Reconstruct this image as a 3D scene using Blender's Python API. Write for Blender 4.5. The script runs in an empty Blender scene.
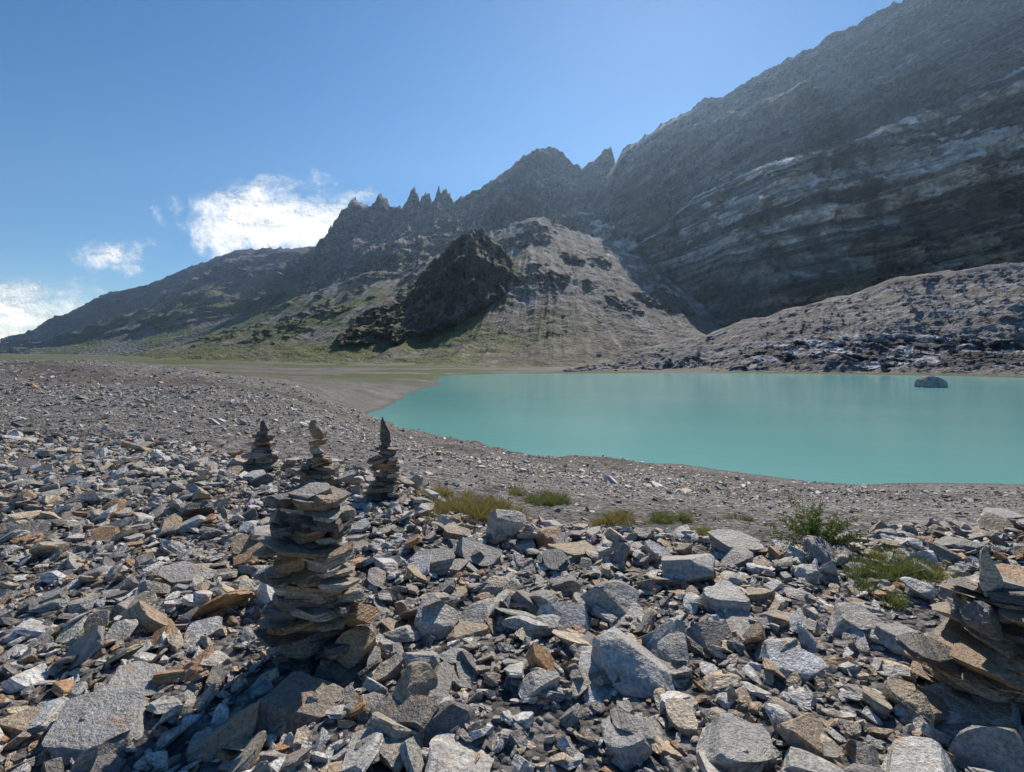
import bpy, math, random
import numpy as np
from mathutils import Vector
random.seed(3); rng=np.random.default_rng(7)
S=bpy.context.scene
F=512.0; CX=512.0; HY=355.0; EYE=1.6
LAKE=-10.0
HAZE=0.0001
# ---------------------------------------------------------------- noise
_perm=rng.permutation(256); _perm=np.concatenate([_perm,_perm,_perm]); _val=rng.random(256)*2-1
def vnoise(x,y,z):
    xi=np.floor(x).astype(np.int64); yi=np.floor(y).astype(np.int64); zi=np.floor(z).astype(np.int64)
    fx=x-xi; fy=y-yi; fz=z-zi
    fx=fx*fx*fx*(fx*(fx*6-15)+10); fy=fy*fy*fy*(fy*(fy*6-15)+10); fz=fz*fz*fz*(fz*(fz*6-15)+10)
    xi&=255; yi&=255; zi&=255
    def h(a,b,c): return _val[_perm[_perm[_perm[a&255]+(b&255)]+(c&255)]]
    def L(a,b,t): return a+(b-a)*t
    return L(L(L(h(xi,yi,zi),h(xi+1,yi,zi),fx),L(h(xi,yi+1,zi),h(xi+1,yi+1,zi),fx),fy),
             L(L(h(xi,yi,zi+1),h(xi+1,yi,zi+1),fx),L(h(xi,yi+1,zi+1),h(xi+1,yi+1,zi+1),fx),fy),fz)
def fbm(x,y,z,o=5,g=0.5):
    s=0;a=1;n=0
    for i in range(o):
        s=s+a*vnoise(x+17.3*i,y+5.1*i,z+9.7*i); n+=a; a*=g; x=x*2.03;y=y*2.03;z=z*2.03
    return s/n
def ridged(x,y,z,o=6,g=0.55):
    s=0;a=1;n=0
    for i in range(o):
        v=1-np.abs(vnoise(x+11.3*i,y+7.1*i,z+3.7*i))*1.8; s=s+a*v; n+=a; a*=g; x=x*2.1;y=y*2.1;z=z*2.1
    return s/n
def sstep(a,b,x):
    t=np.clip((x-a)/(b-a),0,1); return t*t*(3-2*t)
# ---------------------------------------------------------------- mesh helpers
def new_mesh(name,V,Fc,smooth=False,link=True):
    me=bpy.data.meshes.new(name); V=np.asarray(V,dtype=np.float32); Fc=np.asarray(Fc,dtype=np.int32)
    k=Fc.shape[1]
    me.vertices.add(len(V)); me.vertices.foreach_set('co',V.ravel())
    me.loops.add(Fc.size); me.loops.foreach_set('vertex_index',Fc.ravel())
    me.polygons.add(len(Fc)); me.polygons.foreach_set('loop_start',np.arange(0,Fc.size,k,dtype=np.int32))
    me.polygons.foreach_set('loop_total',np.full(len(Fc),k,dtype=np.int32))
    me.polygons.foreach_set('use_smooth',np.full(len(Fc),smooth))
    me.update(calc_edges=True)
    ob=bpy.data.objects.new(name,me)
    if link: S.collection.objects.link(ob)
    return ob
def set_col(ob,C,name='Col'):
    a=ob.data.color_attributes.new(name,'FLOAT_COLOR','POINT')
    C4=np.ones((len(C),4),dtype=np.float32); C4[:,:3]=C; a.data.foreach_set('color',C4.ravel())
def grid_faces(nv,nu):
    i=np.arange(nv-1)[:,None]*nu+np.arange(nu-1)[None,:]
    return np.stack([i,i+1,i+1+nu,i+nu],-1).reshape(-1,4)
# ---------------------------------------------------------------- materials
def mat_new(name):
    m=bpy.data.materials.new(name); m.use_nodes=True; nt=m.node_tree
    return m,nt,nt.nodes['Principled BSDF']
def sheet_mat(name,sc1,sc2,bump,bd,contrast=0.5,rough=0.9,vstretch=1.0):
    m,nt,b=mat_new(name); N=nt.nodes; Lk=nt.links
    g=N.new('ShaderNodeNewGeometry'); mp=N.new('ShaderNodeMapping'); mp.inputs['Scale'].default_value=(1,1,vstretch)
    Lk.new(g.outputs['Position'],mp.inputs['Vector'])
    at=N.new('ShaderNodeVertexColor'); at.layer_name='Col'
    n1=N.new('ShaderNodeTexNoise'); n1.inputs['Scale'].default_value=sc1; n1.inputs['Detail'].default_value=5; n1.inputs['Roughness'].default_value=.68
    n2=N.new('ShaderNodeTexVoronoi'); n2.inputs['Scale'].default_value=sc2
    for n in (n1,n2): Lk.new(mp.outputs[0],n.inputs['Vector'])
    mr=N.new('ShaderNodeMapRange'); mr.inputs['From Min'].default_value=.3; mr.inputs['From Max'].default_value=.7
    mr.inputs['To Min'].default_value=1-contrast; mr.inputs['To Max'].default_value=1+contrast
    Lk.new(n1.outputs['Fac'],mr.inputs['Value'])
    sx=N.new('ShaderNodeSeparateColor'); Lk.new(n2.outputs['Color'],sx.inputs[0])
    mr2=N.new('ShaderNodeMapRange'); mr2.inputs['To Min'].default_value=1-contrast*.8; mr2.inputs['To Max'].default_value=1+contrast*.8
    Lk.new(sx.outputs[0],mr2.inputs['Value'])
    mu=N.new('ShaderNodeMath'); mu.operation='MULTIPLY'; Lk.new(mr.outputs[0],mu.inputs[0]); Lk.new(mr2.outputs[0],mu.inputs[1])
    vm=N.new('ShaderNodeVectorMath'); vm.operation='SCALE'; Lk.new(at.outputs['Color'],vm.inputs[0]); Lk.new(mu.outputs[0],vm.inputs['Scale'])
    Lk.new(vm.outputs[0],b.inputs['Base Color']); b.inputs['Roughness'].default_value=rough
    b.inputs['Specular IOR Level'].default_value=.2
    ad=N.new('ShaderNodeMath'); ad.operation='ADD'; Lk.new(n1.outputs['Fac'],ad.inputs[0])
    m3=N.new('ShaderNodeMath'); m3.operation='MULTIPLY'; m3.inputs[1].default_value=-.5; Lk.new(n2.outputs['Distance'],m3.inputs[0]); Lk.new(m3.outputs[0],ad.inputs[1])
    bp=N.new('ShaderNodeBump'); bp.inputs['Strength'].default_value=bump; bp.inputs['Distance'].default_value=bd
    Lk.new(ad.outputs[0],bp.inputs['Height']); Lk.new(bp.outputs[0],b.inputs['Normal'])
    return m
PAL_FIELD=[(0,(.23,.21,.185)),(.11,(.38,.36,.32)),(.23,(.48,.455,.41)),(.35,(.28,.262,.23)),(.44,(.55,.525,.475)),(.54,(.37,.32,.245)),(.63,(.38,.275,.17)),(.72,(.14,.13,.12)),(.77,(.62,.60,.56)),(.85,(.39,.22,.105)),(.91,(.30,.305,.265)),(.94,(.52,.42,.29))]
PAL_SLAB=[(0,(.13,.11,.09)),(.15,(.25,.19,.135)),(.32,(.085,.075,.068)),(.46,(.34,.30,.245)),(.6,(.28,.18,.105)),(.74,(.14,.13,.12)),(.86,(.42,.36,.29)),(.94,(.32,.18,.085))]
def rock_mat(name,src,pal):
    m,nt,b=mat_new(name); N=nt.nodes; Lk=nt.links
    if src=='info': o=N.new('ShaderNodeObjectInfo').outputs['Random']
    else:
        a=N.new('ShaderNodeAttribute'); a.attribute_name='rnd'; o=a.outputs['Fac']
    cr=N.new('ShaderNodeValToRGB'); cr.color_ramp.interpolation='CONSTANT'; e=cr.color_ramp.elements
    e[0].position=0; e[0].color=(*pal[0][1],1); e[1].position=pal[1][0]; e[1].color=(*pal[1][1],1)
    for p,c in pal[2:]:
        q=e.new(p); q.color=(*c,1)
    Lk.new(o,cr.inputs[0])
    g=N.new('ShaderNodeNewGeometry')
    n1=N.new('ShaderNodeTexNoise'); n1.inputs['Scale'].default_value=9; n1.inputs['Detail'].default_value=3; n1.inputs['Roughness'].default_value=.7
    n2=N.new('ShaderNodeTexNoise'); n2.inputs['Scale'].default_value=60; n2.inputs['Detail'].default_value=3; n2.inputs['Roughness'].default_value=.75
    Lk.new(g.outputs['Position'],n1.inputs['Vector']); Lk.new(g.outputs['Position'],n2.inputs['Vector'])
    tc=N.new('ShaderNodeTexCoord'); mp=N.new('ShaderNodeMapping'); mp.inputs['Scale'].default_value=(1.2,1.2,14) if src=='info' else (4,4,120)
    Lk.new(tc.outputs['Object'],mp.inputs['Vector']); n3=N.new('ShaderNodeTexNoise'); n3.inputs['Scale'].default_value=1.; n3.inputs['Detail'].default_value=2
    Lk.new(mp.outputs[0],n3.inputs['Vector'])
    mx=N.new('ShaderNodeMix'); mx.data_type='RGBA'; Lk.new(cr.outputs[0],mx.inputs[6]); mx.inputs[7].default_value=(.35,.22,.115,1)
    mr=N.new('ShaderNodeMapRange'); mr.inputs['From Min'].default_value=.54; mr.inputs['From Max'].default_value=.72; mr.inputs['To Max'].default_value=.75
    Lk.new(n1.outputs['Fac'],mr.inputs['Value']); Lk.new(mr.outputs[0],mx.inputs[0])
    def rng_(n,a,bb):
        r=N.new('ShaderNodeMapRange'); r.inputs['From Min'].default_value=.3; r.inputs['From Max'].default_value=.7; r.inputs['To Min'].default_value=a; r.inputs['To Max'].default_value=bb
        Lk.new(n.outputs['Fac'],r.inputs['Value']); return r.outputs[0]
    p=N.new('ShaderNodeMath'); p.operation='MULTIPLY'; Lk.new(rng_(n2,.5,1.5),p.inputs[0]); Lk.new(rng_(n3,.6,1.35),p.inputs[1])
    vm=N.new('ShaderNodeVectorMath'); vm.operation='SCALE'; Lk.new(mx.outputs[2],vm.inputs[0]); Lk.new(p.outputs[0],vm.inputs['Scale'])
    Lk.new(vm.outputs[0],b.inputs['Base Color']); b.inputs['Roughness'].default_value=.48; b.inputs['Specular IOR Level'].default_value=.5
    ad=N.new('ShaderNodeMath'); ad.operation='ADD'; Lk.new(n2.outputs['Fac'],ad.inputs[0])
    ad2=N.new('ShaderNodeMath'); ad2.operation='MULTIPLY_ADD'; Lk.new(n3.outputs['Fac'],ad2.inputs[0]); ad2.inputs[1].default_value=.8; Lk.new(n1.outputs['Fac'],ad2.inputs[2])
    Lk.new(ad2.outputs[0],ad.inputs[1])
    bp=N.new('ShaderNodeBump'); bp.inputs['Strength'].default_value=.9; bp.inputs['Distance'].default_value=.014
    Lk.new(ad.outputs[0],bp.inputs['Height']); Lk.new(bp.outputs[0],b.inputs['Normal'])
    return m
M_rock=rock_mat('slate_rock','info',PAL_FIELD); M_slab=rock_mat('slate_slab','attr',PAL_SLAB)
M_brown=rock_mat('brown_slate','info',[(0,(.28,.22,.15)),(.3,(.36,.275,.185)),(.6,(.25,.20,.155)),(.8,(.40,.275,.155))])
M_grey=rock_mat('grey_limestone','info',[(0,(.44,.42,.385)),(.3,(.36,.345,.315)),(.6,(.50,.48,.44)),(.8,(.40,.37,.325))])

# ---------------------------------------------------------------- lake outline (x,y metres)
def Q(px,py):
    Y=(EYE-LAKE)*F/(py-HY); return ((px-CX)/F*Y,Y)
near=[(370,412),(374,417),(385,422),(400,430),(430,440),(480,448),(520,453),(560,458),(600,461),(640,463),(680,465),(720,470),(770,476),(810,482),(850,485),(930,484),(1024,486),(1250,486),(1700,480)]
far=[(1700,388),(1300,382),(1100,379),(1024,378),(950,376),(880,375),(760,373.6),(640,373.2),(560,373.6),(500,374),(455,375),(438,377),(434,385),(415,391),(400,397),(382,404)]
LP=np.array([Q(*p) for p in near]+[Q(*p) for p in far])
def lake_sd(x,y):
    sh=x.shape; x=x.ravel(); y=y.ravel(); d=np.full(x.shape,1e9); ins=np.zeros(x.shape,bool)
    n=len(LP)
    for i in range(n):
        a=LP[i]; b=LP[(i+1)%n]; ex,ey=b-a; t=np.clip(((x-a[0])*ex+(y-a[1])*ey)/(ex*ex+ey*ey),0,1)
        d=np.minimum(d,np.hypot(x-a[0]-t*ex,y-a[1]-t*ey))
        c=((a[1]>y)!=(b[1]>y)); xx=(b[0]-a[0])*(y-a[1])/(b[1]-a[1]+1e-12)+a[0]; ins^=(c&(x<xx))
    return np.where(ins,-d,d).reshape(sh)
# ---------------------------------------------------------------- ground height
TY=np.array([-6,4.5,7,12,25,45,60,110,200,330,600,1500,7000.])
TP=np.array([-600,0,100,200,300,400,512,640,768,900,1024,1600.])
TZ=np.array([
 [0]*12,
 [0]*12,
 [.1,.05,.0,0,0,-.05,-.2,-.35,-.5,-.55,-.5,-.4],
 [.2,.1,.1,0,-.2,-.6,-1.2,-1.5,-1.8,-1.8,-1.7,-1.5],
 [.4,.2,.1,-.1,-.9,-2.6,-3.8,-4.4,-4.9,-5.1,-5.1,-5],
 [1,.7,.5,-.1,-1.7,-5.,-7,-8,-9.3,-9.8,-9.8,-9.5],
 [1,.7,.4,-.3,-2.5,-7,-9.5,-10,-10,-10,-10,-10],
 [.5,0,-1,-2.5,-4.7,-9.,-10,-10,-10,-10,-10,-10],
 [0,-1,-3,-5.6,-8,-9,-9.6,-10,-10,-10,-10,-10],
 [-1,-3,-5,-7.5,-9,-9.2,-9.3,-9.3,-9.3,-9.3,-9.3,-9.3],
 [0,-2,-4,-5,-6,-6,-6,-6,-6,-6,-6,-6],
 [10,5,2,0,0,0,0,0,0,0,0,0],
 [10,5,2,0,0,0,0,0,0,0,0,0]],float)
def H(x,y,detail=True):
    x=np.asarray(x,float); y=np.asarray(y,float)
    px=np.clip(CX+F*x/np.maximum(y,3.0),-599,1599); wy=lambda v: np.log(np.maximum(v,-5.9)+8)
    iy=np.clip(np.searchsorted(TY,y)-1,0,len(TY)-2); ip=np.clip(np.searchsorted(TP,px)-1,0,len(TP)-2)
    ty=np.clip((wy(y)-wy(TY[iy]))/(wy(TY[iy+1])-wy(TY[iy])),0,1); tp=(px-TP[ip])/(TP[ip+1]-TP[ip])
    z=(TZ[iy,ip]*(1-tp)+TZ[iy,ip+1]*tp)*(1-ty)+(TZ[iy+1,ip]*(1-tp)+TZ[iy+1,ip+1]*tp)*ty
    far=sstep(8,60,y)
    z=z+.05*fbm(x*1.1,y*1.1,0*x,3)+far*.6*fbm(x/9,y/9,0*x+3,4)+sstep(10,30,y)*.20*ridged(x/2.3,y/2.3,0*x,4)
    z=z+sstep(7,14,y)*(1-sstep(200,300,y))*.42*np.maximum(fbm(x/3.,y/3.,0*x+8,4),0)
    if detail: z=z+.03*fbm(x*5,y*5,0*x,4)
    sd=lake_sd(x,y)+fbm(x/14,y/14,0*x+5,4)*np.clip(y/40,0,3.5)
    k=sstep(0,12,sd)
    zo=LAKE+.02+np.clip(sd,0,30)*.03+(np.maximum(z,LAKE+.3)-LAKE)*k
    zi=LAKE-np.clip(-sd*.12,0.02,4)
    return np.where(sd>0,np.where(sd<14,np.minimum(zo,np.maximum(z,LAKE+.05+sd*.03)),np.maximum(z,LAKE+.4)),zi),sd
nu,nv=1000,760
s=np.linspace(-2.4,2.4,nu); r=2.2*np.exp(np.linspace(0,math.log(7000/2.2),nv))
Y=(r-5)[:,None]+0*s; X=s[None,:]*r[:,None]
Z,SD=H(X,Y)
V=np.stack([X,Y,Z],-1).reshape(-1,3)
ground=new_mesh('ground',V,grid_faces(nv,nu),True)
x,y,z=V.T; sd=SD.ravel()
C=np.tile([.175,.162,.15],(len(V),1))
def mixc(C,c,m): return C*(1-m[:,None])+np.array(c)*m[:,None]
n=fbm(x/6,y/6,0*x,5); C=mixc(C,[.235,.22,.205],sstep(-.1,.5,n)*.6)
n=fbm(x/20,y/10,0*x+4,5); C=mixc(C,[.115,.10,.088],sstep(.0,.4,n)*sstep(10,30,y)*.8)
n=fbm(x/60,y/18,0*x+19,5); C=mixc(C,[.125,.105,.09],sstep(-.15,.25,n)*sstep(80,150,y)*.6)
n=fbm(x/60,y/25,0*x+9,5); C=mixc(C,[.075,.105,.03],sstep(-.25,.1,n)*sstep(120,260,y)*.9)
C=mixc(C,[.28,.26,.235],(1-sstep(0,4,sd))*sstep(-1,1,sd)*.6)
C=C*(1-.4*(1-sstep(.1,1.3,np.abs(sd)/np.clip(y/60,1,4))))[:,None]
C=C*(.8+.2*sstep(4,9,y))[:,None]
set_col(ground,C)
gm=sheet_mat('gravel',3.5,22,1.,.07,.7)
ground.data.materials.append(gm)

# ---------------------------------------------------------------- lake
X0,X1=LP[:,0].min()-20,LP[:,0].max()+10
lake=new_mesh('lake',[(X0,20,LAKE),(X1,20,LAKE),(X1,360,LAKE),(X0,360,LAKE)],[(0,1,2,3)])
m,nt,b=mat_new('glacial_water'); N=nt.nodes; Lk=nt.links
g_=N.new('ShaderNodeNewGeometry'); mp=N.new('ShaderNodeMapping'); mp.inputs['Scale'].default_value=(.5,1,1); Lk.new(g_.outputs['Position'],mp.inputs[0])
n1=N.new('ShaderNodeTexNoise'); n1.inputs['Scale'].default_value=.9; n1.inputs['Detail'].default_value=6; Lk.new(mp.outputs[0],n1.inputs['Vector'])
n2=N.new('ShaderNodeTexNoise'); n2.inputs['Scale'].default_value=.02; n2.inputs['Detail'].default_value=5; Lk.new(mp.outputs[0],n2.inputs['Vector'])
cr=N.new('ShaderNodeValToRGB'); cr.color_ramp.elements[0].position=.3; cr.color_ramp.elements[0].color=(.17,.43,.405,1); cr.color_ramp.elements[1].position=.75; cr.color_ramp.elements[1].color=(.23,.50,.47,1)
Lk.new(n2.outputs['Fac'],cr.inputs[0]); Lk.new(cr.outputs[0],b.inputs['Base Color'])
b.inputs['Roughness'].default_value=.14; b.inputs['IOR'].default_value=1.33; b.inputs['Specular IOR Level'].default_value=.4
bp=N.new('ShaderNodeBump'); bp.inputs['Strength'].default_value=.3; bp.inputs['Distance'].default_value=.08; Lk.new(n1.outputs['Fac'],bp.inputs['Height']); Lk.new(bp.outputs[0],b.inputs['Normal'])
lake.data.materials.append(m)

# ---------------------------------------------------------------- mountain sheets
def sheet(name,rows,nu,nvs,pxr,disp,colf,mat,back=(350,-250),jag=None):
    px=np.linspace(pxr[0],pxr[1],nu); R=[]
    for row in rows:
        row=np.array(row,float); e=np.interp(px,row[:,0],row[:,1]); d=np.interp(px,row[:,0],row[:,2])
        k=np.ones(9)/9; dd=np.convolve(np.pad(d,4,'edge'),k,'valid')
        R.append((px,e,dd))
    P=[];T=[]
    c=R[0]; crest=np.stack([(c[0]-CX)/F*c[2],c[2],EYE+(HY-c[1])/F*c[2]],-1)
    bk=crest+np.array([0,back[0],back[1]]); bk[:,0]=crest[:,0]*(1+back[0]/crest[:,1])
    for k in range(12): P.append(bk+(crest-bk)*(k/12)); T.append(np.full(nu,-1+k/12))
    for i in range(len(R)-1):
        a,b_=R[i],R[i+1]
        for k in range(nvs[i]):
            t=k/nvs[i]; d=a[2]*(1-t)+b_[2]*t; e=a[1]*(1-t)+b_[1]*t
            P.append(np.stack([(px-CX)/F*d,d,EYE+(HY-e)/F*d],-1)); T.append(np.full(nu,i+t))
    a=R[-1]; P.append(np.stack([(px-CX)/F*a[2],a[2],EYE+(HY-a[1])/F*a[2]],-1)); T.append(np.full(nu,len(R)-1.))
    P=np.array(P); T=np.array(T); nvv=len(P)
    V=P.reshape(-1,3); t=T.ravel(); x,y,z=V.T.copy()
    dy,dz=disp(x,y,z,t)
    if jag is not None:
        jj=jag(x); dz=dz+jj*np.exp(-np.maximum(t,0)/.12)
    V=V.copy(); V[:,1]-=dy; V[:,2]+=dz
    ob=new_mesh(name,V,grid_faces(nvv,nu)[:,::-1],True)
    G=V.reshape(nvv,nu,3); du=np.gradient(G,axis=1); dv=np.gradient(G,axis=0); nn=np.cross(du,dv); nn/=np.linalg.norm(nn,axis=-1,keepdims=True)+1e-9
    sl=np.abs(nn[...,2]).ravel()
    set_col(ob,np.clip(colf(V[:,0],V[:,1],V[:,2],t,sl,(CX+F*V[:,0]/V[:,1]),(HY-(V[:,2]-EYE)*F/V[:,1])),.01,1)); ob.data.materials.append(mat)
    return ob
M_far=sheet_mat('limestone_cliff',.02,.12,1.,14,.36,vstretch=1.3)
M_mid=sheet_mat('scree',.06,.3,.8,3.5,.38)
M_mor=sheet_mat('moraine_debris',.15,.6,.9,1.6,.42)

A=[[(-500,352,3400),(-150,362,3300),(-60,352,3200),(0,344,3100),(40,326,3050),(80,308,3000),(110,292,2950),(150,284,2900),(180,270,2850),(215,257,2800),(240,249,2700),(270,247,2600),(310,246,2500),(340,235,2400),(420,240,2400)],
   [(-500,356,2600),(0,348,2500),(60,332,2400),(110,318,2300),(180,300,2100),(240,288,2000),(310,280,1900),(420,280,1900)],
   [(-500,358,1700),(0,357,1700),(100,347,1600),(180,338,1500),(240,325,1450),(310,310,1450),(420,310,1450)],
   [(-500,368,1100),(420,368,1100)]]
def dA(x,y,z,t):
    w=sstep(-.1,.35,t)*(1-sstep(1.5,2,t)*.8)
    r=ridged(x/420,y/600,z/900,6); return w*240*(r-.45),w*28*fbm(x/60,y/60,z/60,4)
def cA(x,y,z,t,sl,px,py):
    C=np.tile([.12,.12,.125],(len(x),1)); n=fbm(x/200,z/60,y/300,5); C=mixc(C,[.06,.06,.065],sstep(0,.3,n)*.7)
    C=mixc(C,[.19,.175,.15],sstep(.5,.8,sl)*sstep(-.2,.3,fbm(x/90,y/90,z/90,4))*.7); C=mixc(C,[.09,.115,.035],sstep(.6,1.3,t)*.9*sstep(-.4,.1,fbm(x/120,y/120,z/60,4)))
    return C
sheet('mountain',A,600,[150,130,30],(-450,420),dA,cA,M_far,jag=lambda x:14*ridged(x/60,0*x,0*x,4)-8)

B=[[(285,300,2300),(300,275,2250),(318,240,2200),(335,222,2150),(345,210,2120),(356,198,2100),(366,206,2080),(374,204,2060),(382,192,2050),(390,202,2040),(402,204,2030),(408,198,2030),(414,188,2020),(420,197,2015),(428,191,2010),(432,198,2010),(438,187,2000),(446,188,2000),(454,198,1980),(470,192,1970),(490,180,1950),(505,171,1950),(520,157,1950),(537,146,1950),(552,146,1950),(562,151,1950),(573,164,1960),(582,166,1960),(594,159,1960),(604,150,1950),(611,147,1950),(615,163,1950),(640,150,1950),(720,120,1950)],
   [(285,310,2000),(318,275,1900),(356,232,1850),(400,228,1800),(454,222,1750),(505,205,1750),(552,190,1750),(611,190,1750),(720,170,1750)],
   [(285,325,1500),(340,300,1450),(400,280,1400),(454,262,1400),(505,240,1400),(552,225,1400),(611,235,1450),(720,240,1450)],
   [(285,345,1200),(400,320,1100),(600,320,1250),(720,320,1300)]]
def dB(x,y,z,t):
    w=sstep(0,.3,t)*(1-sstep(2,3,t)*.6)
    r=ridged(x/190,y/500,z/420,6); return w*200*(r-.4)+sstep(0,.05,t)*30*ridged(x/30,y/80,z/60,5),w*22*fbm(x/40,y/40,z/40,4)
def cB(x,y,z,t,sl,px,py):
    C=np.tile([.14,.135,.13],(len(x),1)); n=fbm(x/120,z/25+x/300,y/300,6); C=mixc(C,[.05,.048,.05],sstep(-.05,.2,n)*.85)
    C=mixc(C,[.36,.32,.28],sstep(.45,.72,sl)*.85*sstep(-.3,.2,fbm(x/60,y/60,z/60,4)))
    C=mixc(C,[.65,.65,.65],sstep(.15,.3,fbm(x/50,y/90,z/30+2,5))*sstep(560,590,px)*(1-sstep(640,660,px))*sstep(1.3,1.6,t)*.9)
    return C
sheet('rocky_ridge',B,1000,[160,130,60],(286,719),dB,cB,M_far,back=(200,-250),jag=lambda x:(34*ridged(x/30,0*x,0*x+2,5)-20)*np.where(x<-200,1.3,.45))

E1=[[(575,230,1800),(600,185,1800),(613,163,1800),(622,150,1790),(640,138,1780),(662,124,1760),(690,110,1740),(705,98,1730),(722,96,1720),(740,85,1700),(765,70,1680),(790,57,1660),(815,45,1640),(835,32,1620),(865,18,1600),(895,0,1580),(950,-25,1560),(1024,-60,1550),(1200,-110,1550),(1500,-160,1550)],
    [(575,240,1650),(613,200,1600),(662,175,1550),(722,150,1450),(790,115,1400),(865,80,1350),(950,40,1300),(1024,10,1300),(1500,-60,1300)],
    [(575,280,1450),(662,240,1430),(722,200,1250),(790,175,1150),(865,155,1100),(950,120,1100),(1024,90,1100),(1500,50,1100)],
    [(575,330,1300),(680,320,1250),(800,300,1000),(1500,250,1000)]]
def dE1(x,y,z,t):
    w=sstep(0,.25,t)
    r=ridged(x/230+z/700,y/500,z/500,6); st=(z*.9-x*.35)/75; st=st-np.floor(st)
    gl=ridged(x/110+z/500,y/900,z/900+4,4)
    return w*(190*(r-.4)+60*(gl-.5)+40*st+26*ridged(x/40,y/80,z/70,5)),w*16*fbm(x/40,y/40,z/40,4)
def cE1(x,y,z,t,sl,px,py):
    C=np.tile([.15,.147,.145],(len(x),1)); q=z*.9-x*.35; n=fbm(x/400,q/22,y/400,6); C=mixc(C,[.055,.053,.055],sstep(-.08,.15,n)*.88)
    C=mixc(C,[.36,.33,.30],sstep(.5,.78,sl)*.85*sstep(-.3,.2,fbm(x/60,y/60,z/60,4)))
    C=mixc(C,[.42,.40,.38],sstep(.2,.35,fbm(x/300,q/30,y/300+7,5))*.5)
    return C
sheet('mountain',E1,1000,[170,150,60],(576,1480),dE1,cE1,M_far,jag=lambda x:20*ridged(x/40,0*x,0*x+6,5)-11)

D=[[(120,356,1500),(180,343,1400),(230,326,1400),(300,296,1400),(345,280,1350),(370,270,1330),(400,272,1300),(430,256,1300),(450,247,1300),(490,232,1300),(512,224,1300),(530,216,1300),(545,218,1300),(570,228,1280),(600,238,1250),(640,258,1200),(680,286,1100),(710,305,1050),(735,322,950),(780,345,800),(900,358,700)],
   [(120,358,1100),(230,342,1000),(300,325,950),(370,308,900),(450,290,900),(530,265,900),(600,285,900),(680,318,850),(735,337,800),(900,359,640)],
   [(120,360,800),(230,355,700),(370,350,650),(530,338,620),(680,345,620),(900,360,600)],
   [(120,366,520),(300,369,430),(530,369,400),(700,369,400),(900,368,450)]]
def dD(x,y,z,t):
    w=sstep(0,.4,t)*(1-sstep(2.2,3,t)*.85)
    u=x-(y-900)*.1
    r=ridged(u/45,y/600,z/500,5); rk=sstep(.0,.25,fbm(x/60,y/140,z/50+3,4))*(1-sstep(.9,1.7,t))
    return w*12*(r-.5)+rk*sstep(0,.1,t)*34*ridged(x/20,y/50,z/26,6),w*(7*(r-.5)+2.5*fbm(x/14,y/14,z/14,4))+sstep(0,.1,t)*4*fbm(x/30,y/30,z/30,5)
def cD(x,y,z,t,sl,px,py):
    C=np.tile([.175,.16,.142],(len(x),1)); n=fbm(x/28,y/500,z/140,6,.6); C=mixc(C,[.10,.093,.085],sstep(-.05,.3,n)*.8)
    n2=fbm(x/18,y/400,z/160+7,6,.6); C=mixc(C,[.31,.29,.265],sstep(.05,.3,n2)*.6)
    rk=sstep(.0,.2,fbm(x/60,y/140,z/50+3,4))*(1-sstep(.9,1.7,t)); C=mixc(C,[.095,.09,.088],rk*.85)
    C=mixc(C,[.50,.48,.46],sstep(.1,.3,fbm(x/22,y/60,z/14+5,5))*sstep(570,605,px)*(1-sstep(.3,.9,t))*.8)
    gr=sstep(-.15,.2,fbm(x/80,y/100,z/30+3,5)+.5*sstep(260,345,py)-.22)*(1-sstep(430,660,px))
    C=mixc(C,[.10,.12,.037],gr*.88)
    C=mixc(C,[.10,.09,.07],sstep(.0,.3,fbm(x/60,y/30,z/10,5))*sstep(335,355,py)*.7)
    return C
sheet('scree_slope',D,1000,[160,140,60],(122,898),dD,cD,M_mid,back=(150,-120),jag=lambda x:10*ridged(x/22,0*x,0*x+4,5)-5)

K=[[(340,336,860),(362,316,860),(375,305,870),(392,302,880),(405,299,890),(415,284,900),(428,264,910),(440,252,920),(450,244,930),(460,231,940),(472,226,950),(484,229,950),(494,240,950),(504,247,950),(514,262,950),(522,280,950),(540,300,950)],
   [(340,340,760),(362,322,760),(392,316,770),(415,305,790),(440,285,810),(472,262,830),(504,268,850),(522,285,870),(540,305,880)],
   [(340,345,680),(362,343,680),(385,348,680),(415,340,690),(440,326,720),(472,310,760),(504,294,800),(522,292,830),(540,308,860)],
   [(340,358,760),(385,362,760),(440,345,790),(504,325,860),(540,322,900)]]
def dK(x,y,z,t):
    w=sstep(0,.25,t); r=ridged(x/44,y/100,z/80,6); return w*56*(r-.35)+sstep(0,.05,t)*11*ridged(x/11,y/20,z/14,5),w*7*fbm(x/14,y/14,z/14,4)
def cK(x,y,z,t,sl,px,py):
    C=np.tile([.08,.075,.07],(len(x),1)); n=fbm(x/40,z/10+x/90,y/60,6); C=mixc(C,[.04,.038,.038],sstep(0,.25,n)*.7)
    C=mixc(C,[.11,.12,.04],sstep(.45,.7,sl)*.85*sstep(-.3,.1,fbm(x/30,y/30,z/30,4))); C=mixc(C,[.22,.20,.18],sstep(.22,.42,fbm(x/20,y/60,z/50+2,4))*.55)
    return C
M_k=sheet_mat('dark_outcrop',.06,.3,.8,3,.3)
sheet('rock_outcrop',K,420,[120,120,30],(341,539),dK,cK,M_k,back=(60,-90),jag=lambda x:12*ridged(x/16,0*x,0*x+6,4)-7)

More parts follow.
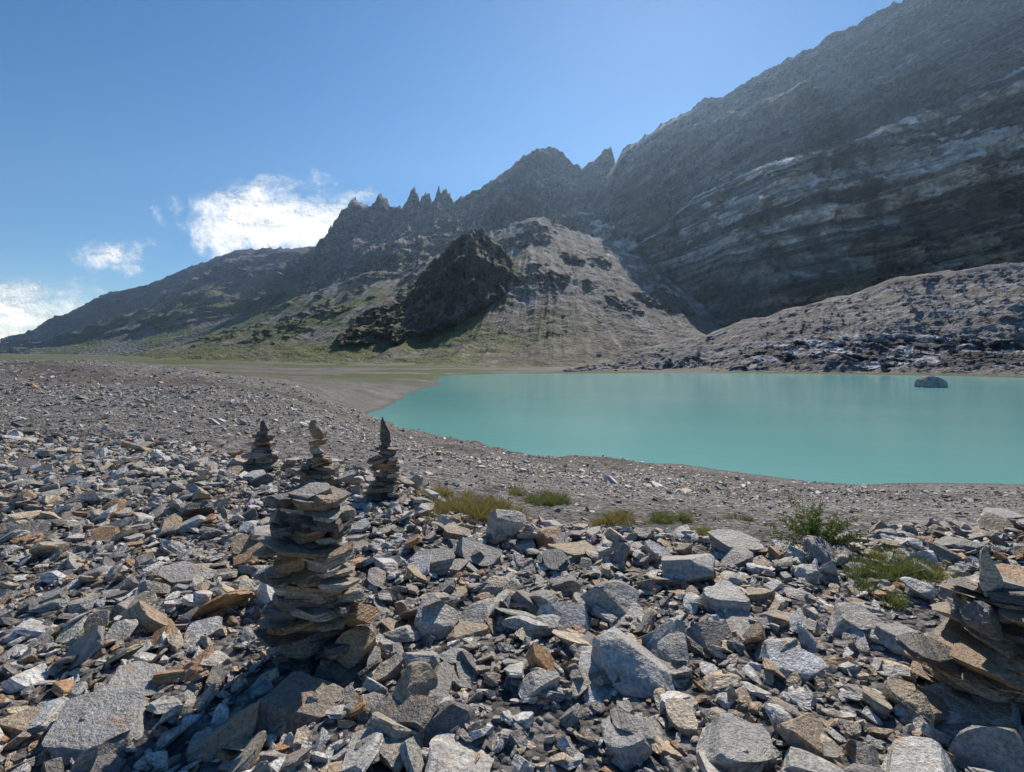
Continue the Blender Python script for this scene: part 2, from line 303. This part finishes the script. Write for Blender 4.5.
E2=[[(610,262,1420),(640,244,1400),(660,228,1380),(680,208,1330),(700,194,1280),(720,186,1220),(735,178,1170),(760,166,1120),(800,155,1080),(830,149,1070),(860,138,1060),(880,127,1050),(920,113,1040),(950,104,1030),(985,84,1020),(1024,66,1010),(1100,40,1000),(1500,-40,1000)],
    [(610,270,1370),(660,245,1330),(700,222,1200),(760,205,1000),(830,195,950),(880,185,930),(950,170,900),(1024,150,880),(1500,90,850)],
    [(610,285,1320),(660,262,1280),(700,262,1130),(760,255,900),(830,245,850),(880,235,830),(950,222,810),(1024,210,800),(1500,180,760)],
    [(610,300,1260),(660,300,1220),(700,310,1050),(760,318,800),(830,312,740),(880,300,720),(950,286,700),(1024,280,690),(1500,270,650)],
    [(610,345,1150),(760,345,760),(1500,345,600)]]
def dE2(x,y,z,t):
    w=sstep(0,.2,t); q=z-.16*x+14*fbm(x/150,y/150,z/150,3)
    st=(q/34); st=st-np.floor(st); st2=q/11; st2=st2-np.floor(st2)
    r=ridged(x/150,y/300,z/220,6); cr_=ridged(x/26,y/60,z/90,5)
    hard=sstep(-.2,.2,fbm(x/120,y/120,z/80,3))
    return w*(90*(r-.4)+(42*st+13*st2)*(.4+.6*hard)+20*cr_),w*5*fbm(x/20,y/20,z/20,4)
def cE2(x,y,z,t,sl,px,py):
    q=z-.16*x+14*fbm(x/150,y/150,z/150,3)
    C=np.tile([.25,.24,.23],(len(x),1)); n=fbm(x/350,q/9,y/350,6,.6); C=mixc(C,[.065,.063,.062],sstep(-.1,.12,n)*.9)
    C=mixc(C,[.60,.58,.56],sstep(.05,.22,fbm(x/500,q/14,y/500+5,5))*.85*(1-.6*sstep(1.5,2.5,t)))
    C=mixc(C,[.09,.10,.06],sstep(1.8,2.6,t)*.6*sstep(-.3,.2,fbm(x/60,y/60,z/30,4)))
    C=mixc(C,[.05,.048,.05],sstep(.08,.3,fbm(x/14,y/100,z/120,4))*.65)
    C=mixc(C,[.75,.75,.75],sstep(.33,.42,fbm(x/30,y/60,q/12+3,4))*(1-sstep(1.2,2,t))*.8)
    return C
sheet('cliff',E2,1100,[110,110,110,40],(611,1480),dE2,cE2,M_far,back=(200,-100),jag=lambda x:11*ridged(x/36,0*x,0*x+6,5)-6)

G=[[(560,366,560),(600,354,570),(650,346,580),(680,341,590),(710,334,600),(740,322,600),(765,316,600),(790,308,590),(820,301,580),(850,294,570),(890,280,560),(920,273,550),(960,269,540),(1024,263,520),(1100,258,500),(1500,240,480)],
   [(560,367,470),(650,355,480),(740,338,480),(800,326,470),(850,318,460),(890,312,450),(950,306,440),(1024,300,420),(1500,290,400)],
   [(560,368,420),(650,362,420),(740,352,420),(780,344,410),(850,338,400),(900,338,390),(950,342,380),(1024,345,350),(1500,345,330)],
   [(560,371,350),(700,366,350),(780,362,345),(850,362,335),(950,366,315),(1024,370,290),(1500,372,240)],
   [(560,375,326),(700,374.5,328),(850,375.5,310),(950,377.5,290),(1024,379.5,258),(1500,386,190)]]
def dG(x,y,z,t):
    w=sstep(0,.2,t)*(1-sstep(3.3,4,t))
    ice=sstep(1.5,1.9,t)*(1-sstep(2.9,3.2,t))
    r=ridged(x/38-y/80,y/160,z/60,5); st=(z*1.0+x*.06+3*fbm(x/30,y/30,z/30,3))/9; st=st-np.floor(st)
    return w*(9*(r-.5)+5*st+ice*9*ridged(x/9,y/20,z/9,5)),w*(7*(r-.5)+2.6*fbm(x/9,y/9,z/9,5)-ice*3*ridged(x/12,y/20,z/10,4))
def cG(x,y,z,t,sl,px,py):
    C=np.tile([.215,.205,.197],(len(x),1)); n=fbm(x/50+y/60,y/90,z/5,6,.6); C=mixc(C,[.115,.108,.105],sstep(-.12,.15,n)*.8)
    C=mixc(C,[.32,.31,.30],sstep(.0,.3,fbm(x/80+y/60,y/90,z/4+8,5,.6))*.6)
    m_=sstep(1.6,2.0,t)*(1-sstep(2.9,3.2,t))*sstep(725,770,px)
    bn=fbm(x/14,y/40,z/3.+x/30,5,.6); C=mixc(C,[.045,.045,.05],m_*sstep(-.2,.12,bn)*.92); C=mixc(C,[.52,.53,.55],m_*sstep(.05,.28,-bn)*.9)
    C=mixc(C,[.15,.13,.115],sstep(3,3.4,t)*.6)
    return C
sheet('moraine',G,1000,[90,70,70,40],(562,1480),dG,cG,M_mor,back=(80,-60),jag=lambda x:3*fbm(x/20,0*x,0*x,4))

# ---------------------------------------------------------------- rocks
import bmesh
_ico={}
def ico(n):
    if n not in _ico:
        bm=bmesh.new(); bmesh.ops.create_icosphere(bm,subdivisions=n,radius=1.0); bm.verts.ensure_lookup_table()
        _ico[n]=(np.array([v.co[:] for v in bm.verts]),np.array([[v.index for v in f.verts] for f in bm.faces])); bm.free()
    return _ico[n]
def rock_shape(seed,sub,scale,planes=13,dmin=.4,dmax=.78,rough=.03,slab=False):
    r=np.random.default_rng(seed); V,Fc=ico(sub); V=V.copy()
    if slab:
        V[:,2]=np.sign(V[:,2])*np.abs(V[:,2])**.8
        nrm=[]; k=r.integers(4,7); a0=r.random()*6.28
        for i in range(k):
            a=a0+i*6.283/k+r.normal(0,.35); nrm.append((math.cos(a),math.sin(a),r.normal(0,.25),r.uniform(.42,.85)))
        nrm+= [(r.normal(0,.08),r.normal(0,.08),1,.42),(r.normal(0,.08),r.normal(0,.08),-1,.42)]
        for i in range(4): q=r.normal(size=3); nrm.append((*q,r.uniform(.6,.8)))
    else:
        nrm=[(*r.normal(size=3),r.uniform(dmin,dmax)) for i in range(planes)]
    for nx,ny,nz,d in nrm:
        n=np.array([nx,ny,nz]); n/=np.linalg.norm(n); e=V@n-d; V-=np.maximum(e,0)[:,None]*n
    o=r.random()*100; nn=fbm(V[:,0]*2.5+o,V[:,1]*2.5,V[:,2]*2.5,4,.6); V*= (1+rough*2.2*nn)[:,None]
    V=V/np.abs(V).max(0)*np.array(scale)
    return V,Fc
lib=bpy.data.collections.new('rock_shapes')
NV=36
for i in range(NV):
    r=np.random.default_rng(100+i); sc=(1,r.uniform(.38,.85),r.uniform(.13,.42))
    V_,F_=rock_shape(200+i,3,sc,planes=r.integers(7,13),rough=.05,slab=(i%3!=0))
    o=new_mesh('stone_%02d'%i,V_,F_,False,link=False); o.data.materials.append(M_rock); lib.objects.link(o)
ng=bpy.data.node_groups.new('scatter','GeometryNodeTree')
ng.interface.new_socket('Geometry',in_out='INPUT',socket_type='NodeSocketGeometry'); ng.interface.new_socket('Geometry',in_out='OUTPUT',socket_type='NodeSocketGeometry')
N=ng.nodes; gi=N.new('NodeGroupInput'); go=N.new('NodeGroupOutput'); ci=N.new('GeometryNodeCollectionInfo'); ci.inputs['Collection'].default_value=lib; ci.inputs['Separate Children'].default_value=True; ci.inputs['Reset Children'].default_value=True
ip=N.new('GeometryNodeInstanceOnPoints'); ip.inputs['Pick Instance'].default_value=True
def na(nm,ty):
    a=N.new('GeometryNodeInputNamedAttribute'); a.data_type=ty; a.inputs['Name'].default_value=nm; return a.outputs[0]
ng.links.new(gi.outputs[0],ip.inputs['Points']); ng.links.new(ci.outputs[0],ip.inputs['Instance'])
ng.links.new(na('idx','INT'),ip.inputs['Instance Index']); ng.links.new(na('rot','FLOAT_VECTOR'),ip.inputs['Rotation']); ng.links.new(na('scl','FLOAT_VECTOR'),ip.inputs['Scale'])
ng.links.new(ip.outputs[0],go.inputs[0])
def zone_edge(x,y):
    px=CX+F*x/np.maximum(y,1.); return np.interp(px,[-500,0,200,330,420,520,700,1024,1500],[11,10,9.,7.3,6.0,5.2,4.8,4.8,5.0])
pts=[];szs=[]
def add(n,ylo,yhi,sfun,keep,xw=1.35,pw=1.0):
    yy=ylo+(yhi-ylo)*rng.random(n)**pw; xx=(rng.random(n)*2-1)*(yy*xw+1.5); w=(yy*xw+1.5)/(yhi*xw+1.5)
    k=(rng.random(n)<w)&keep(xx,yy); xx=xx[k];yy=yy[k]; pts.append(np.stack([xx,yy],-1)); szs.append(sfun(len(xx),yy))
ze=lambda x,y:(y<zone_edge(x,y)+1.2*fbm(x/1.5,y/1.5,0*x,3))
add(120000,.8,13,lambda n,y:np.clip(rng.lognormal(math.log(.027),.35,n),.012,.05),ze)
add(56000,.4,13,lambda n,y:np.clip(rng.lognormal(math.log(.048),.4,n),.02,.10),ze)
add(10500,.4,13,lambda n,y:np.clip(rng.lognormal(math.log(.09),.35,n),.05,.18),ze)
add(1000,1.6,12,lambda n,y:np.clip(rng.lognormal(math.log(.14),.25,n),.1,.22),ze)
add(90000,4,24,lambda n,y:np.clip(rng.lognormal(math.log(.015),.5,n)*(.6+y/14),.010,.08),lambda x,y:y>-1,1.2)
add(36000,10,60,lambda n,y:np.clip(rng.lognormal(math.log(.055),.5,n),.02,.32),lambda x,y:(lake_sd(x,y)>1),1.2)
P2=np.concatenate(pts); sz=np.concatenate(szs)
cair=[(-1.08,2.75,.26),(-3.42,7.1,.35),(-2.37,6.25,.3),(-1.38,5.6,.25),(2.45,2.75,.45)]
k=np.ones(len(P2),bool)
for cx,cy,cr_ in cair: k&=~((np.hypot(P2[:,0]-cx,P2[:,1]-cy)<cr_)&(sz>.04))
P2=P2[k]; sz=sz[k]
hz,_=H(P2[:,0],P2[:,1]); n=len(P2)
lift=rng.random(n)*.5*sz
co=np.stack([P2[:,0],P2[:,1],hz+lift*.8],-1)
me=bpy.data.meshes.new('rocks'); me.vertices.add(n); me.vertices.foreach_set('co',co.astype(np.float32).ravel())
a=me.attributes.new('rot','FLOAT_VECTOR','POINT'); rt=np.stack([rng.normal(0,.36,n),rng.normal(0,.36,n),rng.random(n)*6.283],-1); a.data.foreach_set('vector',rt.astype(np.float32).ravel())
a=me.attributes.new('scl','FLOAT_VECTOR','POINT'); sv=sz[:,None]*rng.uniform(.75,1.25,(n,3)); a.data.foreach_set('vector',sv.astype(np.float32).ravel())
a=me.attributes.new('idx','INT','POINT'); a.data.foreach_set('value',rng.integers(0,NV,n).astype(np.int32))
ob=bpy.data.objects.new('rocks',me); S.collection.objects.link(ob); md=ob.modifiers.new('scatter','NODES'); md.node_group=ng
print('rocks',n)

def gz(x,y): return float(H(np.array([x]),np.array([y]))[0][0])
def place(px,py):
    v=(py-HY)/F; Y=EYE/v
    for _ in range(12): X=(px-CX)/F*Y; Y=(EYE-gz(X,Y))/v
    return (px-CX)/F*Y,Y
for i,(px,py,w,th,rz,tilt,br) in enumerate([(697,588,76,.6,.3,.1,0),(640,688,104,.42,-.3,.35,0),(508,542,60,.65,1.2,.1,0),(432,635,62,.75,.8,-.5,0),(612,618,70,.5,.1,.2,0),(410,712,56,.85,1.2,.6,1),(730,612,60,.4,.5,.15,0),(860,640,66,.4,.2,.3,0),(290,730,100,.3,.5,.35,1),(90,750,110,.22,.1,.2,0),(740,765,90,.4,.4,.3,0),(630,765,70,.4,.9,-.3,0),(572,560,48,.3,.2,.2,1),(740,555,56,.35,-.2,.2,0),(180,590,60,.3,.2,.3,0),(215,755,75,.3,.9,-.4,1),(478,447,10,.7,0,0,0),(820,755,90,.25,.5,.5,1),(930,720,70,.3,.35,.2,1),(1008,520,40,.2,.2,.1,0),(350,668,60,.25,.3,-.3,1),(130,700,80,.25,1,.3,0),(20,740,70,.3,.4,.2,1),(540,700,50,.5,.3,.2,0),(910,650,60,.3,.4,.2,0),(470,640,50,.22,.1,.1,1)]):
    X,Y=place(px,py); R_=w/2/F*Y; V_,F_=rock_shape(900+i,4,(R_,R_*.75,R_*th),planes=12,rough=.05,slab=th<.42)
    o=new_mesh('boulder',V_,F_,False); o.data.materials.append(M_brown if br else M_grey); o.location=(X,Y+R_*.4,gz(X,Y)+R_*th*.55); o.rotation_euler=(tilt,tilt*.5,rz)
X,Y=Q(931,387); V_,F_=rock_shape(83,4,(5.8,4,3.1),planes=26,dmin=.78,dmax=.95,rough=.06)
o=new_mesh('lake_boulder',V_,F_,False); o.data.materials.append(sheet_mat('boulder_rock',.8,3,.6,.3)); set_col(o,np.tile([.33,.31,.285],(len(V_),1))); o.location=(X,Y,LAKE+1.2)

# ---------------------------------------------------------------- cairns
def cairn(name,px,py,layers,seed,extra=()):
    r=np.random.default_rng(seed); X,Y=place(px,py); g0=gz(X,Y); VV=[];FF=[];RR=[];off=0
    def put(V_,F_,rot,loc,rv):
        nonlocal off
        from mathutils import Euler
        Mx=np.array(Euler(rot).to_matrix()); V2=V_@Mx.T+np.array(loc); VV.append(V2); FF.append(F_+off); RR.append(np.full(len(V2),rv)); off+=len(V2)
    for j,(z,hw,th,ox) in enumerate(layers):
        V_,F_=rock_shape(seed*50+j,4,(hw,hw*r.uniform(.7,.95),th/2*1.3),rough=.06,slab=True)
        put(V_,F_,(r.normal(0,.09),r.normal(0,.11),r.random()*6.28 if hw<.5 else 0),(ox+r.normal(0,.022),r.normal(0,.02),z+th/2),r.random())
        if hw>.15:
            for q in range(2):
                sgn=-1 if q else 1; s2=hw*r.uniform(.35,.55); V_,F_=rock_shape(seed*91+j*3+q,3,(s2,s2*.8,th*.45),rough=.04,slab=True)
                put(V_,F_,(r.normal(0,.15),r.normal(0,.15),r.random()*6.28),(ox+sgn*hw*r.uniform(.45,.75),-hw*r.uniform(.1,.6),z+th*r.uniform(.2,.8)),r.random())
    for (x_,y_,z_,sx,sy,szz,rx,ry,rz) in extra:
        V_,F_=rock_shape(int(seed*70+x_*100+z_*31)%9999,4,(sx,sy,szz),planes=11,rough=.03,slab=(szz<sx*.4))
        if szz>sx*1.1:
            V_,F_=rock_shape(int(seed*70+x_*100)%9999,4,(sx,sy,szz),planes=20,dmin=.7,dmax=.92,rough=.04)
            f=(V_[:,2]/szz+1)/2; k_=1.15-.85*f; V_[:,0]*=k_; V_[:,1]*=k_; V_[:,0]+=.02*np.sin(f*5)
        put(V_,F_,(rx,ry,rz),(x_,y_,z_),r.random())
    o=new_mesh(name,np.concatenate(VV),np.concatenate(FF),False); o.location=(X,Y,g0-.02)
    a=o.data.attributes.new('rnd','FLOAT','POINT'); a.data.foreach_set('value',np.concatenate(RR).astype(np.float32)); o.data.materials.append(M_slab); return o
def stack(h,prof,seed,t0=.035):
    r=np.random.default_rng(seed); z=0; L=[]
    while z<h:
        th=t0*r.uniform(.6,1.5); f=z/h; w=np.interp(f,[p[0] for p in prof],[p[1] for p in prof]); ox=np.interp(f,[p[0] for p in prof],[p[2] for p in prof])
        L.append((z,w*r.uniform(.8,1.18),th,ox)); z+=th*.86
    return L
L=stack(.89,[(0,.21,0),(.3,.23,.02),(.6,.22,0),(.8,.22,-.02),(.92,.18,.0),(1,.14,.0)],11,.043)
cairn('cairn',315,655,L,11,extra=[(.26,-.06,.28,.10,.09,.07,.3,.5,.2),(.27,-.1,.12,.12,.1,.1,.2,.2,.9),(-.17,-.08,.78,.06,.06,.05,0,0,0),(.2,-.2,.03,.17,.12,.05,.2,.3,.3)])
cairn('cairn',264,468,stack(.44,[(0,.30,0),(.4,.22,0),(.7,.17,0),(1,.13,0)],12,.055),12,extra=[(0,0,.50,.11,.09,.08,0,.1,0),(.0,0,.62,.085,.07,.10,0,.1,0),(-.36,0,.08,.17,.1,.06,0,.2,0),(.36,0,.06,.16,.1,.1,0,-.3,0)])
cairn('cairn',320,487,stack(.42,[(0,.24,0),(.3,.22,.0),(.6,.19,-.02),(1,.13,-.04)],13,.05),13,extra=[(-.04,0,.47,.10,.08,.06,0,.1,0),(-.04,0,.56,.15,.1,.035,0,-.12,0),(-.06,0,.70,.115,.07,.13,0,-.25,0),(.28,0,.12,.22,.12,.03,0,-.35,0)])
cairn('cairn',385,500,stack(.62,[(0,.18,0),(.3,.17,0),(.5,.14,0),(.75,.17,.01),(1,.12,0)],14,.045),14,extra=[(-.01,0,.78,.085,.06,.20,0,.06,0),(.1,0,.46,.12,.08,.02,0,.1,0)])
cairn('cairn',985,690,stack(.5,[(0,.42,.1),(.3,.36,.1),(.6,.27,.12),(.85,.23,.14),(1,.18,.14)],15,.045),15,extra=[(-.04,-.05,.60,.06,.045,.12,0,.1,0),(.12,0,.52,.2,.13,.03,0,.2,0),(-.3,-.1,.24,.18,.12,.03,.1,.3,0),(-.12,-.12,.42,.1,.08,.07,0,.4,0)])

# ---------------------------------------------------------------- vegetation
def leaf_mat(name,c1,c2):
    m,nt,b=mat_new(name); N=nt.nodes; a=N.new('ShaderNodeAttribute'); a.attribute_name='rnd'; cr=N.new('ShaderNodeValToRGB')
    cr.color_ramp.elements[0].color=(*c1,1); cr.color_ramp.elements[1].color=(*c2,1); nt.links.new(a.outputs['Fac'],cr.inputs[0]); nt.links.new(cr.outputs[0],b.inputs['Base Color']); b.inputs['Roughness'].default_value=.6
    tr=N.new('ShaderNodeBsdfTranslucent'); nt.links.new(cr.outputs[0],tr.inputs[0]); ms=N.new('ShaderNodeMixShader'); ms.inputs[0].default_value=.45
    nt.links.new(b.outputs[0],ms.inputs[1]); nt.links.new(tr.outputs[0],ms.inputs[2]); nt.links.new(ms.outputs[0],N['Material Output'].inputs[0]); return m
M_leaf=leaf_mat('shrub_leaf',(.05,.09,.02),(.16,.20,.05)); M_grass=leaf_mat('alpine_grass',(.15,.16,.04),(.36,.28,.10)); M_moss=leaf_mat('green_grass',(.09,.13,.03),(.22,.24,.07))
def tris(name,A_,B_,C_,mat,rv):
    n=len(A_); V=np.stack([A_,B_,C_],1).reshape(-1,3); o=new_mesh(name,V,np.arange(3*n).reshape(n,3)); a=o.data.attributes.new('rnd','FLOAT','POINT'); a.data.foreach_set('value',np.repeat(rv,3).astype(np.float32)); o.data.materials.append(mat); return o
def grass(px,py,w,n,mat,h=.07):
    X,Y=place(px,py); W=w/2/F*Y; c=rng.normal(size=(max(n//70,4),2))*.5; idx=(rng.random(n)**1.6*len(c)).astype(int)
    p=c[idx]*[W,W*.8]+rng.normal(size=(n,2))*.03; bx=X+p[:,0]; by=Y+p[:,1]; bz=H(bx,by)[0]
    ang=rng.random(n)*6.28; hh=h*rng.uniform(.4,1.3,n)*(.5+rng.random(len(c))[idx]); ln=rng.normal(0,.7,(n,2))*hh[:,None]
    wd=np.stack([np.cos(ang),np.sin(ang),0*ang],-1)*.003; base=np.stack([bx,by,bz],-1); tip=base+np.stack([ln[:,0],ln[:,1],hh],-1)
    tris('grass_patch',base-wd,base+wd,tip,mat,np.clip(rng.random(n)*.6+rng.random(len(c))[idx]*.4,0,1))
grass(475,512,85,5000,M_grass,.10); grass(553,502,50,2200,M_moss,.09); grass(618,522,55,1400,M_grass,.08); grass(905,572,95,4200,M_moss,.07); grass(665,520,45,900,M_moss,.07)
grass(95,630,60,700,M_moss,.05); grass(890,600,50,500,M_moss,.05); grass(440,495,45,1200,M_grass,.1); grass(935,580,60,900,M_grass,.07); grass(830,560,60,900,M_grass,.06)
grass(740,520,60,500,M_moss,.05); grass(520,492,40,500,M_grass,.07); grass(700,535,50,500,M_grass,.05)
def shrub(px,py,w,h,n):
    X,Y=place(px,py); W=w/2/F*Y; Hh=h/F*Y; ns=60; g0=gz(X,Y)
    a=rng.random(ns)*6.28; rr=np.sqrt(rng.random(ns)); tip=np.stack([np.cos(a)*rr*W,np.sin(a)*rr*W*.7,Hh*(1-.6*rr**2)*rng.uniform(.4,1.2,ns)],-1)
    k=rng.integers(0,ns,n); t=rng.uniform(.35,1,n); c=tip[k]*t[:,None]+rng.normal(0,.013,(n,3)); c[:,2]=np.maximum(c[:,2],.0); c+=[X,Y,g0]
    d1=rng.normal(size=(n,3)); d1/=np.linalg.norm(d1,axis=1)[:,None]; d2=np.cross(d1,rng.normal(size=(n,3))); d2/=np.linalg.norm(d2,axis=1)[:,None]
    L_=rng.uniform(.012,.022,n)[:,None]
    o0=np.array([X,Y,g0]); st=tip+o0; wv=np.tile([.003,0,0],(ns,1)); 
    A_=np.concatenate([c-d2*L_*.35,o0-wv]); B_=np.concatenate([c+d2*L_*.35,o0+wv]); C_=np.concatenate([c+d1*L_*1.3,st])
    tris('shrub',A_,B_,C_,M_leaf,np.concatenate([rng.random(n),rng.random(ns)*.2]))
shrub(815,548,100,48,4200)

# ---------------------------------------------------------------- clouds
def cloud(px,py,w,h,d,seed,thr,gain):
    n=60; u=np.linspace(-1,1,n); U,W=np.meshgrid(u,u); B_=-.25*np.maximum(0,1-U**2-W**2)-.10*fbm(U*3+seed,W*3,0*U,4)
    V_=np.stack([U,B_,W],-1).reshape(-1,3); o=new_mesh('cloud',V_,grid_faces(n,n),True)
    a=w/2/F*d; b_=h/2/F*d; o.scale=(a,(a+b_)/2,b_); o.location=((px-CX)/F*d,d,EYE+(HY-py)/F*d)
    m=bpy.data.materials.new('cloud_vapour'); m.use_nodes=True; nt=m.node_tree; N=nt.nodes; N.remove(N['Principled BSDF'])
    tc=N.new('ShaderNodeTexCoord'); mp=N.new('ShaderNodeMapping'); mp.inputs['Scale'].default_value=(a/b_,.5,1); mp.inputs['Location'].default_value=(seed,seed*.3,0); nt.links.new(tc.outputs['Object'],mp.inputs[0])
    nz=N.new('ShaderNodeTexNoise'); nz.inputs['Scale'].default_value=1.7; nz.inputs['Detail'].default_value=12; nz.inputs['Roughness'].default_value=.6; nt.links.new(mp.outputs[0],nz.inputs['Vector'])
    mz=N.new('ShaderNodeMapping'); mz.inputs['Scale'].default_value=(1,0,1); nt.links.new(tc.outputs['Object'],mz.inputs[0])
    ln=N.new('ShaderNodeVectorMath'); ln.operation='LENGTH'; nt.links.new(mz.outputs[0],ln.inputs[0])
    m1=N.new('ShaderNodeMath'); m1.operation='MULTIPLY'; m1.inputs[1].default_value=-.62; nt.links.new(ln.outputs['Value'],m1.inputs[0])
    m2=N.new('ShaderNodeMath'); m2.operation='ADD'; nt.links.new(nz.outputs['Fac'],m2.inputs[0]); nt.links.new(m1.outputs[0],m2.inputs[1])
    mr=N.new('ShaderNodeMapRange'); mr.interpolation_type='SMOOTHSTEP'; mr.inputs['From Min'].default_value=thr; mr.inputs['From Max'].default_value=thr+gain; nt.links.new(m2.outputs[0],mr.inputs['Value'])
    df=N.new('ShaderNodeBsdfDiffuse'); df.inputs[0].default_value=(.85,.85,.85,1); tl=N.new('ShaderNodeBsdfTranslucent'); tl.inputs[0].default_value=(.74,.74,.74,1)
    bp=N.new('ShaderNodeBump'); bp.inputs['Distance'].default_value=160; bp.inputs['Strength'].default_value=.9; nt.links.new(nz.outputs['Fac'],bp.inputs['Height'])
    nt.links.new(bp.outputs[0],tl.inputs['Normal']); nt.links.new(bp.outputs[0],df.inputs['Normal'])
    ad=N.new('ShaderNodeAddShader'); nt.links.new(df.outputs[0],ad.inputs[0]); nt.links.new(tl.outputs[0],ad.inputs[1])
    tp=N.new('ShaderNodeBsdfTransparent'); mx=N.new('ShaderNodeMixShader'); nt.links.new(mr.outputs[0],mx.inputs[0]); nt.links.new(tp.outputs[0],mx.inputs[1]); nt.links.new(ad.outputs[0],mx.inputs[2])
    nt.links.new(mx.outputs[0],N['Material Output'].inputs[0]); o.data.materials.append(m)
cloud(286,226,290,124,3600,2.3,.0,.36)
cloud(122,258,140,66,5200,7.1,.08,.65)
cloud(25,314,280,112,5600,4.6,.0,.5)

# ---------------------------------------------------------------- haze
if HAZE>0:
    bm=bmesh.new(); bmesh.ops.create_cube(bm,size=1); me=bpy.data.meshes.new('haze'); bm.to_mesh(me); bm.free()
    hz_=bpy.data.objects.new('haze',me); S.collection.objects.link(hz_); hz_.scale=(9000,2700,1300); hz_.location=(0,1850,520)
    m=bpy.data.materials.new('valley_haze'); m.use_nodes=True; nt=m.node_tree; nt.nodes.remove(nt.nodes['Principled BSDF'])
    vs=nt.nodes.new('ShaderNodeVolumeScatter'); vs.inputs['Color'].default_value=(.45,.68,1,1); vs.inputs['Density'].default_value=HAZE; vs.inputs['Anisotropy'].default_value=.5
    nt.links.new(vs.outputs[0],nt.nodes['Material Output'].inputs['Volume']); me.materials.append(m)

# ---------------------------------------------------------------- light
el=math.radians(40); az=math.radians(18)
w=bpy.data.worlds.new('World'); S.world=w; w.use_nodes=True; nt=w.node_tree; sk=nt.nodes.new('ShaderNodeTexSky'); sk.sky_type='NISHITA'; sk.sun_disc=False
sk.sun_elevation=el; sk.sun_rotation=az; sk.altitude=2000; sk.air_density=1.0; sk.dust_density=.25; sk.ozone_density=3.0
hs=nt.nodes.new('ShaderNodeHueSaturation'); hs.inputs['Saturation'].default_value=1.25; nt.links.new(sk.outputs[0],hs.inputs['Color'])
nt.links.new(hs.outputs[0],nt.nodes['Background'].inputs[0]); nt.nodes['Background'].inputs[1].default_value=.12
sl=bpy.data.lights.new('sun','SUN'); sl.energy=5; sl.angle=math.radians(.5); sl.color=(1,.94,.85)
so=bpy.data.objects.new('sun',sl); S.collection.objects.link(so); d=Vector((math.sin(az)*math.cos(el),math.cos(az)*math.cos(el),math.sin(el))); so.rotation_euler=d.to_track_quat('Z','Y').to_euler()
cam=bpy.data.cameras.new('camera'); co_=bpy.data.objects.new('camera',cam); S.collection.objects.link(co_); co_.location=(0,0,EYE); co_.rotation_euler=(math.radians(90),0,0)
cam.sensor_width=36; cam.lens=18; cam.shift_y=-(386-HY)/1024; cam.clip_start=.05; cam.clip_end=20000
S.camera=co_
S.view_settings.view_transform='Standard'; S.view_settings.look='None'; S.view_settings.exposure=0
